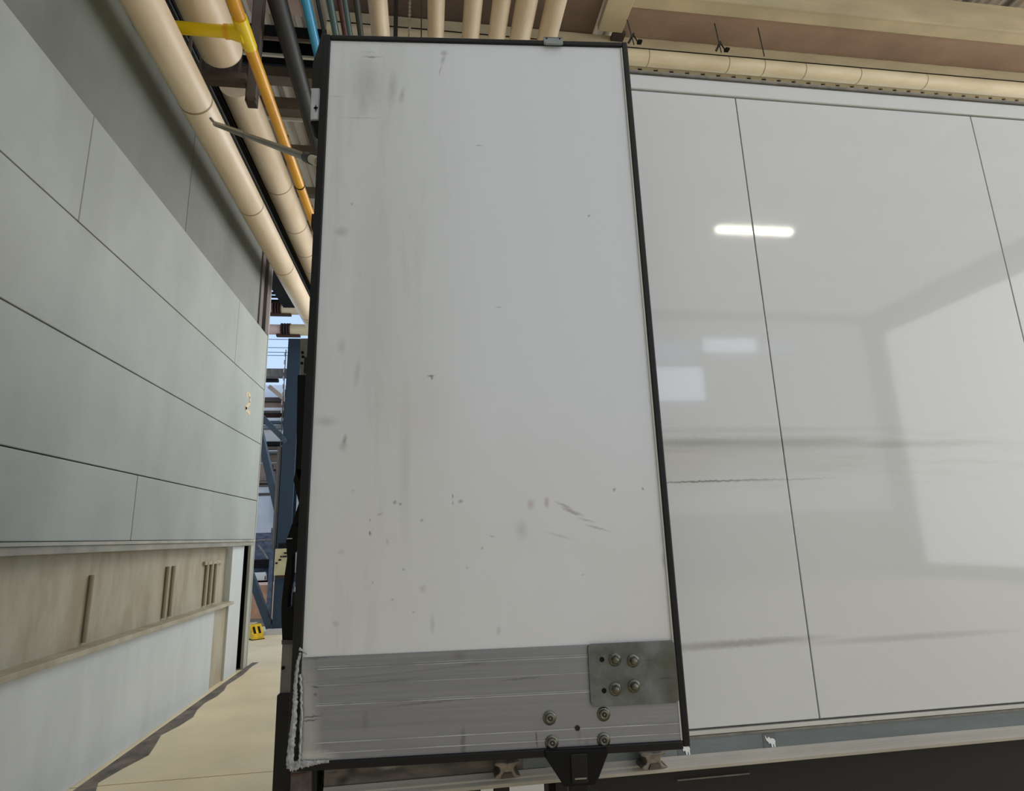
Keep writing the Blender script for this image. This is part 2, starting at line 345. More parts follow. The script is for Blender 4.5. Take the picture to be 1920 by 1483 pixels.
MB().box(XW-.12, XW+.004, 9.2, 9.24, 0, 6.6).build('edge_strip', M_postl, wl, bevel=.004)
MB().box(XW-.05, XW+.015, -16, 9.2, 1.675, 1.70).build('head_flashing', M_postl, wl)
# framed opening below
MB().box(XW-.04, XW+.0, -16, 9.2, 1.62, 1.675).build('lintel', mat('lintel_grey_green', (158, 156, 142), rough=.6, var=.15), wl, bevel=.004)
MB().box(XW-.04, XW+.0, 9.06, 9.2, 0, 1.62).build('post', M_postl, wl, bevel=.005)
MB().box(XW-.2, XW-.12, 8.72, 9.2, 0, 1.7).box(XW-.25, XW-.2, -16, 9.2, 0, 1.7).box(XW-.25, XW-.04, 9.17, 9.2, 0, 1.7).build('shadow_gap_liner', M_blk, wl)
MB().box(XW-.16, XW-.05, 8.42, 8.92, 0, 1.62).build('board', M_wht, wl, bevel=.006, label='tall white board beside the dark slot')
MB().box(XW-.17, XW-.13, -16, 8.42, .93, 1.62).build('board', M_cream, wl, bevel=.004, label='stained cream board above the ledge')
for y in (7.7, 7.86, 8.02, 6.6, 6.75, 5.2): MB().tube([(XW-.11, y, .96), (XW-.11, y, 1.45)], .018, 10).build('batten', M_cream, wl)
MB().box(XW-.13, XW-.10, 7.6, 8.25, 1.42, 1.46).build('batten', M_cream, wl)
MB().box(XW-.17, XW+.01, -16, 8.42, .90, .94).build('ledge', M_cream, wl, bevel=.004)
MB().box(XW-.17, XW-.05, -16, 7.9, 0, .90).build('board', M_wht, wl, bevel=.004, label='bluish white board under the ledge')
MB().box(XW-.17, XW-.08, 7.9, 8.42, 0, .90).build('board', M_cream, wl, bevel=.004, label='narrow cream board under the ledge end')
# worn pale patch on the wall panel (old painted figure)
pa = at(465, 755, X=XW)
b = MB()
def strip(pts, wd):
    for p, q in zip(pts, pts[1:]):
        b.bar((XW+.0015, p[0], p[1]), (XW+.0015, q[0], q[1]), .003, wd, (0, 0, 1)) if abs(p[0]-q[0]) > abs(p[1]-q[1]) else b.bar((XW+.0015, p[0], p[1]), (XW+.0015, q[0], q[1]), wd, .003, (1, 0, 0))
y, z = pa.y, pa.z
strip([(y-.10, z+.08), (y-.03, z+.13), (y+.08, z+.10), (y+.09, z+.02), (y-.02, z-.05), (y-.10, z-.10), (y+.12, z-.13)], .06)
b.build('painted_figure', mat('faded_beige_paint', (206, 190, 158), rough=.7), wl, label='faded beige painted figure on the wall panel')
# dark cable tray running over the wall head
ct = empty('cable_tray', (XW-.35, 0, 6.1))
def local(o_parent, b_, name, m, **k):
    o = b_.build(name, m, o_parent, **k); o.matrix_parent_inverse = Matrix.Translation(-o_parent.location); return o
local(ct, MB().box(-3.1, -2.53, -10, 12.7, 6.62, 6.66), 'tray_floor', M_blk)
local(ct, MB().box(-2.56, -2.52, -10, 12.7, 6.66, 7.75), 'tray_side', M_blk)
for i in range(14): local(ct, MB().tube([(-2.5, -8, 6.7+i*.058), (-2.5+.01*math.sin(i), 2, 6.7+i*.058+.02*math.cos(i*2)), (-2.5, 12.6, 6.7+i*.058)], .017, 8), 'cable', [M_blk, M_blk, M_grn][i % 3])
for y in (1, 4, 7, 10, 12.4): local(ct, MB().box(-2.6, -2.54, y, y+.05, 6.62, 8.95), 'hanger', M_brownd)
tag(ct, 'black cable tray full of dark cables running above the two big left pipes', 'cable tray')

# ------------------------------------------------------------------ ceiling
ce = structure(empty('ceiling', (0, 0, 9.2)), 'corrugated tan roof sheeting on steel purlins')
def roof_sheet(x0, x1, y0, y1, z):
    b = MB(); per = .17; n = int((x1-x0)/per); prof = []
    for i in range(n):
        x = x0+i*per; prof += [(x, z), (x+.06, z), (x+.075, z+.07), (x+.155, z+.07)]
    prof.append((x1, z))
    vs = []; fs = []
    for x, zz in prof: vs += [(x, y0, zz), (x, y1, zz)]
    for i in range(len(prof)-1): a = i*2; fs.append((a, a+2, a+3, a+1))
    b.add(vs, fs); return b
for k, (a, c) in enumerate(((-14, -9), (-9, -4), (-4, 1), (1, 6), (6, 11), (11, 17.6))):
    o = roof_sheet(-9, 16, a, c, 9.2).build('roof_sheet', M_roof, ce); o.matrix_parent_inverse = Matrix.Translation((0, 0, -9.2))
def cpart(b_, name, m, **k): return local(ce, b_, name, m, **k)
def channel(y0, y1, z0, z1, x0=-9, x1=3, m=M_purl):
    t = .025
    b = MB().box(x0, x1, y0, y0+t, z0, z1).box(x0, x1, y1-t, y1, z0, z1).box(x0, x1, y0+t, y1-t, z1-t, z1)
    return cpart(b, 'purlin', m)
channel(7.74, 8.04, 8.92, 9.15, m=M_blk)
cpart(MB().box(-9, 3, 7.72, 7.75, 8.88, 8.93), 'flange', M_purl); cpart(MB().box(-9, 3, 8.03, 8.07, 8.88, 8.93), 'flange', M_conc)
cpart(MB().box(-9, 3, 8.40, 8.45, 9.05, 9.18), 'purlin', M_blk)
cpart(MB().box(-9, 3, 8.60, 8.82, 9.0, 9.18), 'purlin', M_purl)
cpart(MB().box(-9, 16, 9.30, 9.52, 8.95, 9.18), 'purlin', M_purl); cpart(MB().box(-9, 3, 9.52, 9.56, 8.9, 9.0), 'flange', M_conc)
for y in (10.6, 12.05, 13.5, 15.0, 16.4, -13, -11, -9, -7, -5, -3, -1, 1, 2.8, 4.6): cpart(MB().box(-9, 16, y, y+.16, 9.0, 9.18), 'purlin', M_purl)
cpart(MB().box(-9, -3.3, 12.05, 12.35, 8.9, 9.0), 'purlin', M_purl)
# brown suspended plates
cpart(MB().box(-1.34, 2.36, 4.2, 7.15, 8.67, 8.73), 'brown_soffit', mat('dark_brown_board', (132, 112, 98), rough=.75, var=.14, vscale=(1.5, 1.5, 1.5)), label='dark brown soffit above the six cream pipes')
cpart(MB().box(-2.45, -1.75, 5.2, 7.25, 8.86, 8.96), 'brown_soffit', M_brown, label='small brown plate left of the blue pipe')
# long beam along the building and the box soffit at right
YB = 6.9
cpart(MB().box(-1.34, 16, YB, YB+.3, 8.46, 8.66), 'beam', M_conc, bevel=.01, label='long cream beam behind the pipes')
cpart(MB().box(-1.34, 16, YB+.02, YB+.28, 8.36, 8.46), 'beam_web', M_brownd)
cpart(MB().box(2.72, 16, 6.36, 6.9, 8.66, 8.70), 'brown_soffit', M_brown, label='brown underside of the box gutter at right')
cpart(MB().box(2.38, 2.74, 5.0, 6.74, 8.55, 8.66), 'rim', M_conc, bevel=.01, label='cream end rim of the box gutter')
cpart(MB().box(2.74, 16, 6.12, 6.36, 8.60, 8.68), 'rim', M_conc, bevel=.01, label='cream front rim of the box gutter')
cpart(MB().box(2.74, 16, 6.10, 6.125, 8.57, 9.0), 'rim', M_conc)
cpart(MB().box(2.62, 2.80, 6.76, 6.9, 8.56, 8.62), 'bracket', M_brownd)
# comb of the far corrugated deck seen between cross pipe and trailer
cpart(MB().box(2.6, 16, 6.99, 7.01, 8.06, 8.27), 'deck_edge', M_blk)
dk = MB().box(2.6, 16, 6.95, 6.98, 8.06, 8.15).box(2.6, 16, 6.95, 6.98, 8.195, 8.27)
x = 2.60
while x < 10:
    dk.box(x, x+.172, 6.955, 6.98, 8.145, 8.20); x += .242
cpart(MB().box(-1.34, 16, 6.87, 6.9, 8.435, 8.462), 'beam_lip', M_blk)
cpart(dk, 'deck_edge', mat('pale_deck_edge', (236, 228, 204), rough=.5), label='cream deck edge with a row of dark slots')
# hidden parts of the hall
structure(MB().box(-9, 16, -14.2, -14.0, 0, 5.7).box(-9, 7.2, -14.2, -14.0, 5.7, 9.2).box(13, 16, -14.2, -14, 5.7, 9.2).box(7.2, 13, -14.2, -14, 8.0, 9.2).box(9.2, 13, -14.2, -14, 5.7, 7.4).build('wall_back', mat('back_wall_grey', (150, 150, 146), rough=.7)))
w1 = structure(MB().box(7.2, 9.2, -13.75, -13.68, 6.95, 7.05).box(7.2, 9.25, -13.75, -13.68, 5.7, 5.76).box(9.16, 9.24, -13.75, -13.68, 5.7, 8).build('window_1', M_grey))
M_pane = emit('daylit_frosted_pane', (225, 235, 255), 4.0)
MB().box(7.2, 9.16, -13.73, -13.71, 5.76, 6.95).build('pane', M_pane, w1)
w2 = structure(MB().box(9.25, 13, -13.75, -13.68, 7.4, 7.44).box(11.2, 11.26, -13.75, -13.68, 7.4, 8).build('window_2', M_grey))
MB().box(9.25, 11.2, -13.73, -13.71, 7.44, 7.96).build('pane', M_pane, w2)
structure(MB().box(16, 16.2, -14, 12, 0, 9.2).build('wall_right', mat('right_wall_grey', (150, 148, 140), rough=.7)))

# ------------------------------------------------------------------ pipes
def ypipe(name, x, z, r, y0, y1, m, label, cat='pipe', group=None, joints=(), jm=None, jr=1.012, n=24, joint_w=.012):
    e = empty(name, (x, y0, z))
    local(e, MB().tube([(x, y0, z), (x, y1, z)], r, n), 'barrel', m)
    for y in joints: local(e, MB().tube([(x, y-joint_w, z), (x, y+joint_w, z)], r*jr, n), 'joint_band', jm or m)
    tag(e, label, cat, group); return e
M_jb = mat('lagging_joint', (150, 132, 98), rough=.6)
ypipe('lagged_pipe', -2.14, 5.68, .150, -9, 12.7, M_pipe, 'big cream lagged pipe, lowest on the left, slanting over the wall head', group='big cream pipes on the left', joints=(3.2, 5.1, 6.9, 8.6, 10.5, 10.62, 12.4), jm=M_jb, jr=1.006)
ypipe('lagged_pipe', -2.262, 7.0, .2, at(446, 156, Z=7.0).y, 12.7, M_pipe, 'second big cream lagged pipe, just right of and above the lowest one', group='big cream pipes on the left', joints=(8.5, 9.7, 10.6, 11.3), jm=M_jb, jr=1.006)
e = empty('lagged_pipe', (-2.045, -6, 6.42))                     # the dished-end vessel pipe at the top left
q = at(415, 95, Z=6.42); xp, zp, rp, ye = q.x, 6.42, .205, q.y
prof = [(xp, -9, zp)]; rr = [rp]
for a in range(0, 91, 10): prof.append((xp, ye-.02+.10*math.sin(R(a)), zp)); rr.append(max(rp*math.cos(R(a))*.999, .002))
local(e, MB().tube(prof, rr, 32), 'barrel', M_pipe)
tag(e, 'short fat cream pipe with rounded closed end at the top left corner', 'pipe', 'big cream pipes on the left')
# hanger frame that carries them
M_hang = mat('hanger_brown', (62, 50, 44), rough=.7, var=.15, vscale=(3, 3, 3))
h = empty('pipe_hanger_frame', (-1.9, 5.6, 6.3))
q = at(471, 170, Y=5.6)
local(h, MB().box(q.x-.05, q.x+.05, 5.58, 5.70, 6.10, 9.0), 'post', M_hang, bevel=.004)
local(h, MB().box(q.x-.02, q.x+.07, 5.52, 5.58, 6.10, 9.0), 'post_flange', M_brownd)
local(h, MB().box(-2.75, q.x+.02, 5.62, 5.70, 6.34, 6.54), 'cross_bar', M_brownd)
local(h, MB().box(-2.75, q.x-.02, 5.46, 5.52, 6.26, 6.33), 'cross_bar', M_brownd)
for dx in (-.10, -.18, -.36, -.48, -.60): local(h, MB().box(q.x+dx-.012, q.x+dx+.012, 5.5, 5.53, 6.30, 6.76), 'flat_strap', M_brownd)
tag(h, 'brown steel hanger post and clamp hanging beside the yellow pipe', 'pipe hanger')
# yellow gas pipe with tee
e = empty('gas_pipe', (-1.58, -9, 6.0))
y0, y1 = at(450, 12, X=-1.585).y, at(466, 75, X=-1.6).y
local(e, MB().tube([(-1.585, -9, 6.0), (-1.585, 12.7, 6.0)], .056, 20), 'barrel', M_yel)
local(e, MB().tube([(-1.585, y0-.0, 6.0), (-1.585, y1, 6.0)], .064, 20), 'tee_sleeve', M_yelb, label='fresh bright yellow tee sleeve')
yt = at(445, 30, X=-1.66).y
local(e, MB().tube([(-1.60, yt, 6.0), (-1.72, yt, 6.0), (-1.73, yt, 6.0), (-2.44, yt, 6.0)], [.085, .058, .053, .053], 20), 'branch', M_yelb, label='bright yellow branch going left')
local(e, MB().tube([(-1.72, yt, 6.0), (-1.75, yt, 6.0)], .062, 20), 'collar', M_yel)
local(e, MB().tube([(-1.585, 6.93, 6.0), (-1.585, 6.95, 6.0)], .06, 20), 'joint_band', M_blk)
tag(e, 'yellow gas pipe with a tee branch, crossing the upper left', 'pipe')
ypipe('charcoal_pipe', -1.51, 7.0, .098, -9, 12.7, M_char, 'thick charcoal grey pipe between the yellow and the blue pipes', joints=(6.4, 9), n=24)
ypipe('blue_pipe', -1.225, 7.0, .05, -9, 12.7, M_blue, 'bright sky blue pipe running into the door top corner', n=20)
ypipe('dark_conduit', -1.12, 7.05, .022, -9, 12.7, M_char, 'thin dark conduit hugging the right of the blue pipe', n=12)
ypipe('teal_pipe', -.985, 7.0, .038, -9, 12.7, M_teal, 'dark teal pipe, the wider of the two above the door corner', n=18)
ypipe('teal_pipe', -.835, 7.0, .028, -9, 12.7, M_teal, 'thin dark teal pipe right of the dull red one', n=16)
ypipe('red_pipe', -.905, 7.1, .03, -9, 12.7, M_red, 'thin dull red pipe between the two teal pipes', n=16)
ypipe('olive_conduit', -.72, 7.0, .033, -9, 12.7, M_grn, 'olive black conduit just left of the first cream pipe', n=14)
names = ['first of the six overhead cream pipes counting from the left, widest gap to its right', 'second overhead cream pipe from the left, directly above the dark scuff on the door', 'third overhead cream pipe from the left, above the middle of the door',
         'fourth overhead cream pipe from the left, close beside the third', 'fifth overhead cream pipe, second from the right', 'rightmost overhead cream pipe, above the small grey bracket on the door']
for (px, pr), lb, j in zip(((708, 15.5), (818, 14), (888, 15), (941, 15), (988, 18), (1043, 17)), names, (5.2, 6.35, 6.4, 6.5, 6.3, 6.6)):
    q = at(px, 0, Z=7.8); d = (q-CAM).length
    ypipe('overhead_pipe', q.x, 7.8, pr/FPX*d*.97, -9, 12.7, M_pipe, lb, group='six cream pipes overhead', joints=(j, j+1.4, j-2), jm=M_jb, jr=1.004, joint_w=.006)
# hangers and chain between pipes
def dropper(name, px, py, m, label, Y=6.3, z0=7.2, r=.012, cat='hanger rod', beads=False):
    q = at(px, py, Y=Y); b = MB()
    e = empty(name, (q.x, Y, z0))
    local(e, MB().tube([(q.x, Y, z0), (q.x, Y, 8.97)], r, 10), 'rod', m)
    if beads:
        z = z0
        while z < 8.9: local(e, MB().lathe([(.0, -.02), (.018, -.012), (.018, .012), (0, .02)], (q.x, Y, z), (0, 0, 1), 8), 'link', M_chain); z += .06
    tag(e, label, cat); return e
dropper('hanging_chain', 768, 40, M_chain, 'pale beaded chain hanging between the first two overhead pipes', Y=6.2, r=.006, cat='chain', beads=True)
dropper('threaded_rod', 742, 40, M_grn, 'dark hanging rod left of the chain', Y=6.5, r=.028)
dropper('threaded_rod', 790, 50, M_brownd, 'thin dark rod just left of the second overhead cream pipe', Y=6.5, r=.008)
# cross pipe along the trailer
e = empty('cross_pipe', (3, 6.85, 8.2)); q = at(1350, 121, Y=6.75)
local(e, MB().tube([(-1.3, 6.75, q.z), (15.9, 6.75, q.z)], .108, 28), 'barrel', M_pipex)
for px in (1213, 1360, 1425, 1500, 1600, 1720): qq = at(px, 110, Y=6.75); local(e, MB().tube([(qq.x-.006, 6.75, q.z), (qq.x+.006, 6.75, q.z)], .1095, 28), 'joint_band', M_jb)
tag(e, 'long cream pipe running sideways just above the trailer roof', 'pipe')
ZP = q.z
for px, py, lb in ((1186, 80, 'dark clamp and thin rod on the cross pipe beside the door corner'), (1350, 98, 'dark clamp on the cross pipe in the middle of the trailer top'), (1430, 100, 'thin rod hanging to the cross pipe near its right end')):
    q = at(px, py, Y=6.62)
    e = empty('pipe_clamp', (q.x, 6.62, ZP+.1))
    local(e, MB().tube([(q.x+.02, 6.62, ZP+.08), (q.x-.10, 6.5, 8.54 if px < 1200 else 8.62)], .008, 8), 'rod', M_grn)
    if 'clamp' in lb:
        local(e, MB().bar((q.x-.07, 6.60, ZP+.08), (q.x+.03, 6.62, ZP+.27), .015, .03), 'clamp_arm', M_char)
        local(e, MB().bar((q.x+.08, 6.60, ZP+.09), (q.x+.02, 6.62, ZP+.25), .012, .012), 'clamp_arm', M_blk)
        local(e, MB().box(q.x+.06, q.x+.12, 6.56, 6.62, ZP+.09, ZP+.12), 'clamp_foot', M_blk)
    tag(e, lb, 'pipe clamp')
# tilted galvanised pole
e = empty('support_pole', (-.53, 2.6, 3.42))
A = Vector((-1.96, 5.14, 5.47)); B = Vector((-.50, 2.54, 3.37)); dd = (B-A).normalized()
pol = [A+dd*0, A+(B-A)*.33, A+(B-A)*.335, B-dd*.16]
local(e, MB().tube([A, A+(B-A)*.45], .024, 16), 'outer_tube', M_grey)
local(e, MB().tube([A+(B-A)*.44, B-dd*.2], .019, 16), 'inner_tube', M_grey)
local(e, MB().tube([B-dd*.24, B-dd*.13], .026, 16), 'collar', M_char)
local(e, MB().tube([B-dd*.14, B], .022, 16), 'end_cap', mat('pale_cap', (190, 186, 170), rough=.5))
local(e, MB().tube([A, A+Vector((-.05, 0, .06))], .012, 8), 'hook', M_grey)
tag(e, 'slanted grey telescopic pole reaching from the lowest big pipe to the door edge', 'pole')

# ------------------------------------------------------------------ lamp behind the camera (mirrored in the trailer side)
lamp = empty('fluorescent_lamp', (6.55, -5.77, 7.5))
local(lamp, MB().box(5.7, 7.45, -5.90, -5.64, 7.56, 7.62), 'housing', M_wht)
local(lamp, MB().tube([(5.78, -5.77, 7.5), (7.37, -5.77, 7.5)], .05, 12), 'tube', emit('lamp_tube', (255, 250, 232), 45))
for xx in (5.9, 7.25): local(lamp, MB().box(xx-.01, xx+.01, -5.78, -5.76, 7.62, 9.0), 'rod', M_grey)
tag(lamp, 'bright white fluorescent tube lamp mirrored in the glossy trailer side', 'lamp')

# ------------------------------------------------------------------ trailer
YT = 2.2; XE = -.385
tr = empty('truck_trailer', (XE, YT, 0))
def T(b_, name, m, **k): return local(tr, b_, name, m, **k)
seams = [1.418, 2.66, 3.90, 5.14, 6.38, 7.62, 8.9]
xs_ = [XE] + [.17] + seams
for a, c in zip(xs_, xs_[1:]): T(MB().box(a+(.0025 if a != XE else 0), c-.0025, YT, YT+.05, .965, 3.595), 'side_panel', M_tr, bevel=.002)
T(MB().box(XE, 8.9, YT+.01, YT+2.5, .96, 3.665), 'box_body', M_gr)
T(MB().box(XE, 8.9, YT-.004, YT+.05, 3.603, 3.682), 'top_band', M_tr, bevel=.006)
T(MB().box(XE, 8.9, YT-.012, YT+.06, 3.682, 3.697), 'roof_trim', M_gr, bevel=.004)
T(MB().box(XE, 8.9, YT+.04, YT+2.5, 3.67, 3.69), 'roof', M_trw)
T(MB().box(.4, 8.9, YT-.004, YT+.05, .944, .958), 'base_strip', M_trw, bevel=.002)
T(MB().box(.4, 8.9, YT-.006, YT+.05, .936, .943), 'base_joint', M_gr)
T(MB().box(.32, 8.9, YT-.002, YT+.05, .884, .935), 'emblem_band', M_band)
prof = [(YT-.004, .886), (YT-.012, .878), (YT-.020, .872), (YT-.020, .866), (YT-.026, .862), (YT-.030, .858), (YT-.028, .847), (YT-.018, .843), (YT+.06, .843), (YT+.06, .886)]
T(MB().extr(prof, -.325, 8.9), 'side_rail', M_rail, bevel=.001)
T(MB().box(-.325, .40, YT-.001, YT+.05, .884, .965), 'side_rail_end', M_raild)
T(MB().box(-.325, .40, YT-.0045, YT, .880, .886), 'side_rail_end', M_raild)
# emblem: small white elephant
ele = [(.02,.98),(.10,.95),(.14,.80),(.24,.72),(.30,.84),(.46,.84),(.52,.72),(.72,.74),(.90,.66),(1.0,.50),(.96,.30),(.98,.02),(.84,.0),(.82,.24),(.74,.26),(.72,.0),(.58,.02),(.56,.30),(.44,.36),(.34,.30),(.30,.46),(.20,.52),(.10,.64),(.04,.80)]
def emblem(px, py):
    q = at(px, py, Y=YT)
    f = T(MB().box(q.x-.026, q.x+.022, YT-.0035, YT-.002, q.z-.024, q.z+.025), 'emblem_patch', M_bandd)
    g = MB().prism([(q.x-.019+a*.038, q.z-.020+c*.040) for a, c in ele], YT-.0055, YT-.0035).build('emblem', M_emb, f)
    g['label'] = 'white elephant emblem'
emblem(1443, 1389); emblem(1283, 1403)
# underframe
T(MB().box(-.38, .185, 2.30, 2.36, .5, .85), 'underframe', M_dark); T(MB().box(.46, 8.9, 2.28, 2.36, .5, .85), 'underframe', M_dark)
T(MB().box(-.38, 8.9, 2.3, 4.7, .86, .955), 'floor_frame', M_dark)
T(MB().box(.46, 8.9, 2.5, 2.6, .30, .80), 'side_guard', M_dark); T(MB().box(-.38, .18, 2.5, 2.56, .30, .80), 'side_guard', M_dark)
T(MB().box(.235, .285, 2.3, 2.36, .3, .86), 'side_guard', M_dark)
T(MB().tube([at(1270, 1463, Y=2.27), at(1405, 1450, Y=2.27)], .003, 8), 'brake_line', M_gr)
T(MB().box(.2, 8.9, 4.62, 4.7, .72, .8), 'side_rail', M_rail)
for x in (2.4, 3.7, 5.0):
    ax = empty('wheel', (x, 0, 0))
    for yy in (2.5, 4.15):
        wh = MB().tube([(x, yy, .5), (x, yy+.3, .5)], .5, 28).build('tyre', M_dark, tr); wh.matrix_parent_inverse = Matrix.Translation(-tr.location)
        rm = MB().tube([(x, yy-.01, .5), (x, yy+.02, .5)], .26, 24).build('rim', M_gr, wh)
    bpy.data.objects.remove(ax)
# cast hourglass stops under the door
def hourglass(px0, px1, py0, py1, lb):
    a = at(px0, py1, Y=YT-.04); c = at(px1, py0, Y=YT-.04); w_ = c.x-a.x; h_ = c.z-a.z; x0, z0 = a.x, a.z
    P = [(0,.12),(.06,.03),(.2,0),(.8,.0),(1,.06),(.98,.16),(.86,.2),(.78,.34),(.74,.55),(.8,.74),(.95,.84),(.97,.96),(.8,.98),(.7,.92),(.5,.9),(.3,.97),(.08,1),(0,.92),(.06,.8),(.2,.7),(.24,.5),(.2,.36),(.08,.26)]
    o = T(MB().prism([(x0+u*w_, z0+v*h_) for u, v in P], YT-.07, YT-.005), 'door_catch', M_stop, bevel=.003, label=lb)
    s = MB().prism([(x0+(.26+u*.5)*w_, z0+(.05+v*.32)*h_) for u, v in ((0,.1),(.2,1),(.8,1),(1,.1))], YT-.075, YT-.069).build('lip', M_cast, o)
hourglass(925, 973, 1420, 1456, 'hourglass shaped cast catch left of the black guard')
hourglass(1197, 1244, 1402, 1440, 'hourglass shaped cast catch under the door corner')
# rear corner pieces seen left of the door
T(MB().prism(xz([(545,1446),(584,1444),(582,1560),(540,1560)], 2.17), 2.17, 2.35), 'corner_block', M_cast, bevel=.004)
T(MB().prism(xz([(545,1452),(575,1448),(575,1451),(545,1456)], 2.168), 2.166, 2.17), 'corner_slot', M_red)
T(MB().prism(xz([(584,1444),(594,1443),(592,1560),(582,1560)], 2.19), 2.19, 2.30), 'corner_gap', M_dark)
g0 = T(MB().prism(xz([(563,634),(588,634),(584,706),(562,706)], 2.25), 2.25, 2.29), 'hinge_plate', M_gr, bevel=.003, label='grey hinge plate high on the rear post')
for px, py in ((567, 661), (568, 669), (566, 681)):
    q = at(px, py, Y=2.25); s = MB().lathe([(0, .002), (.0055, .002), (.0055, -.002)], (q.x, 2.25, q.z), n=12).build('bolt_hole', M_blk, g0)
T(MB().prism(xz([(558,703),(590,703),(588,880),(560,900),(555,880)], 2.22), 2.22, 2.30), 'rear_seal', M_blk)
snake = [(555,878),(550,900),(560,943),(551,971),(540,1004),(536,1014),(538,1047),(534,1073),(528,1127),(527,1148),(529,1202),(556,1202),(556,1141),(540,1138),(541,1116),(547,1079),(549,1037),(563,1028),(566,990),(556,985),(566,962),(571,940),(568,918),(563,895),(575,880)]
T(MB().prism(xz(snake, 2.22), 2.22, 2.27), 'lock_gear', M_blk, bevel=.002, label='black bent lever and bracket of the rear gear')
q = at(545, 1010, Y=2.215); T(MB().box(q.x-.012, q.x+.006, 2.213, 2.22, q.z-.001, q.z+.002), 'bright_nick', M_lamp)
g1 = T(MB().prism(xz([(529,1206),(552,1204),(547,1300),(524,1302)], 2.22), 2.22, 2.28), 'hinge_plate', M_gr, bevel=.003, label='grey hinge plate low on the rear post')
q = at(531, 1252, Y=2.22); s = MB().lathe([(0, .002), (.006, .002), (.006, -.002)], (q.x, 2.22, q.z), n=12).build('bolt_hole', M_blk, g1)
T(MB().prism(xz([(528,1200),(556,1200),(556,1208),(528,1208)], 2.215), 2.215, 2.25), 'plate_cap', M_cast)
T(MB().prism(xz([(519,1304),(524,1301),(560,1299),(548,1560),(506,1560)], 2.21), 2.21, 2.30), 'rear_buffer', M_rub, bevel=.003)
for z in (1.2, 1.45, 1.95, 2.3, 2.9, 3.4): T(MB().box(-.46, XE+.01, 2.24, 2.28, z-.03, z+.03), 'hinge_arm', M_dark)
# top: black seal wedge and alloy lamp bracket
T(MB().prism(xz([(606,72),(597,105),(589,128),(587,178),(604,178),(612,80)], 2.16), 2.13, 2.24), 'rear_seal', M_rub, label='black rubber wedge at the top of the rear post')
g2 = T(MB().prism(xz([(587,178),(603,178),(601,236),(585,236)], 2.16), 2.12, 2.22), 'marker_lamp', M_lamp, bevel=.004, label='pale alloy marker lamp housing')
q = at(592, 203, Y=2.12)
s = MB().prism([(q.x+a*.008, q.z+c*.017) for a, c in ((0,1),(.25,.3),(1,.2),(.3,-.2),(0,-1),(-.3,-.2),(-1,-.1),(-.25,.3))], 2.116, 2.12).build('star_mark', M_blk, g2)
T(MB().prism(xz([(586,236),(602,236),(600,246),(590,245),(585,240)], 2.16), 2.13, 2.21), 'lamp_base', M_blk)
T(MB().box(-.46, XE+.01, 2.16, 2.22, 3.30, 3.36), 'hinge_arm', M_dark)
tag(tr, 'white refrigerated truck trailer with glossy side panels and a grey emblem band', 'trailer')

# ------------------------------------------------------------------ the open door
W, H = 1.207, 2.573
door = empty('trailer_door', (-.403, 2.03, 1.008), math.atan2(-.09, 1.204))
def DB(b_, name, m, parent=None, **k): return b_.build(name, m, parent or door, **k)
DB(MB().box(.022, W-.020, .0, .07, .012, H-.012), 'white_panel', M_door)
# rubber edges
def seal(b_, lb=None): return DB(b_, 'edge_seal', M_rub, bevel=.004, label=lb)
seal(MB().box(-.004, .026, -.010, .085, -.008, H+.006))
seal(MB().box(W-.019, W+.003, -.010, .085, -.008, H+.006)); seal(MB().box(W-.008, W+.006, -.004, .06, .0, H))
seal(MB().box(.026, W-.019, -.010, .085, H-.016, H+.004)); seal(MB().box(.026, W-.019, -.012, .085, -.014, .010))
# raised ribs kick plate: profile (y, z) extruded across the door
KH = .297
ribs = [.030, .058, .160, .165, .215, .262, .268]
prof = [(.004, .010), (-.004, .010)]
prof += [(-.004, KH), (.004, KH)]
kp = DB(MB().extr(prof, .024, W-.021), 'kick_plate', M_alu)
for z, hh in zip(ribs, (.0011, .0011, .0012, .0006, .0006, .001, .0006)): DB(MB().box(.075, W-.021, -.0058, -.0035, z-hh, z+hh), 'rib', M_rib)
DB(MB().box(W-.024, W-.019, -.006, 0, .01, H-.02), 'edge_strip', M_trw)
# lock plate with rounded corners and two through holes
x0, x1, z0, z1, rc = .908, 1.187, .118, .300, .014
pts = []
for cx, cz, a0 in ((x1-rc, z1-rc, 0), (x0+rc, z1-rc, 90), (x0+rc, z0+rc, 180), (x1-rc, z0+rc, 270)):
    for a in range(0, 91, 15): pts.append((cx+rc*math.cos(R(a0+a)), cz+rc*math.sin(R(a0+a))))
lp = DB(MB().prism(pts, -.0125, -.0065), 'lock_plate', M_galv, bevel=.0012)
for px, py in ((1127, 1235), (1131, 1293)):
    u, v = D(px, py); DB(MB().lathe([(0, .0), (.0075, 0), (.0078, .0004)], (u, -.0127, v), n=16), 'bolt_hole', M_blk, lp)
def dome(px, py, y, parent):
    u, v = D(px, py)
    b = MB().lathe([(.0195, 0), (.0195, .0025), (.012, .003)], (u, y, v), n=24)
    hx = [(u+.0145*math.cos(R(60*k+10)), v+.0145*math.sin(R(60*k+10))) for k in range(6)]
    b.prism(hx, y-.011, y-.002)
    b.lathe([(.0125, .009), (.012, .013), (.0095, .018), (.005, .0205), (.0005, .021)], (u, y, v), n=20)
    return DB(b, 'bolt', M_bolt, parent)
for p in ((1151, 1235), (1185, 1237), (1152, 1290), (1187, 1284)): dome(*p, -.0127, lp)
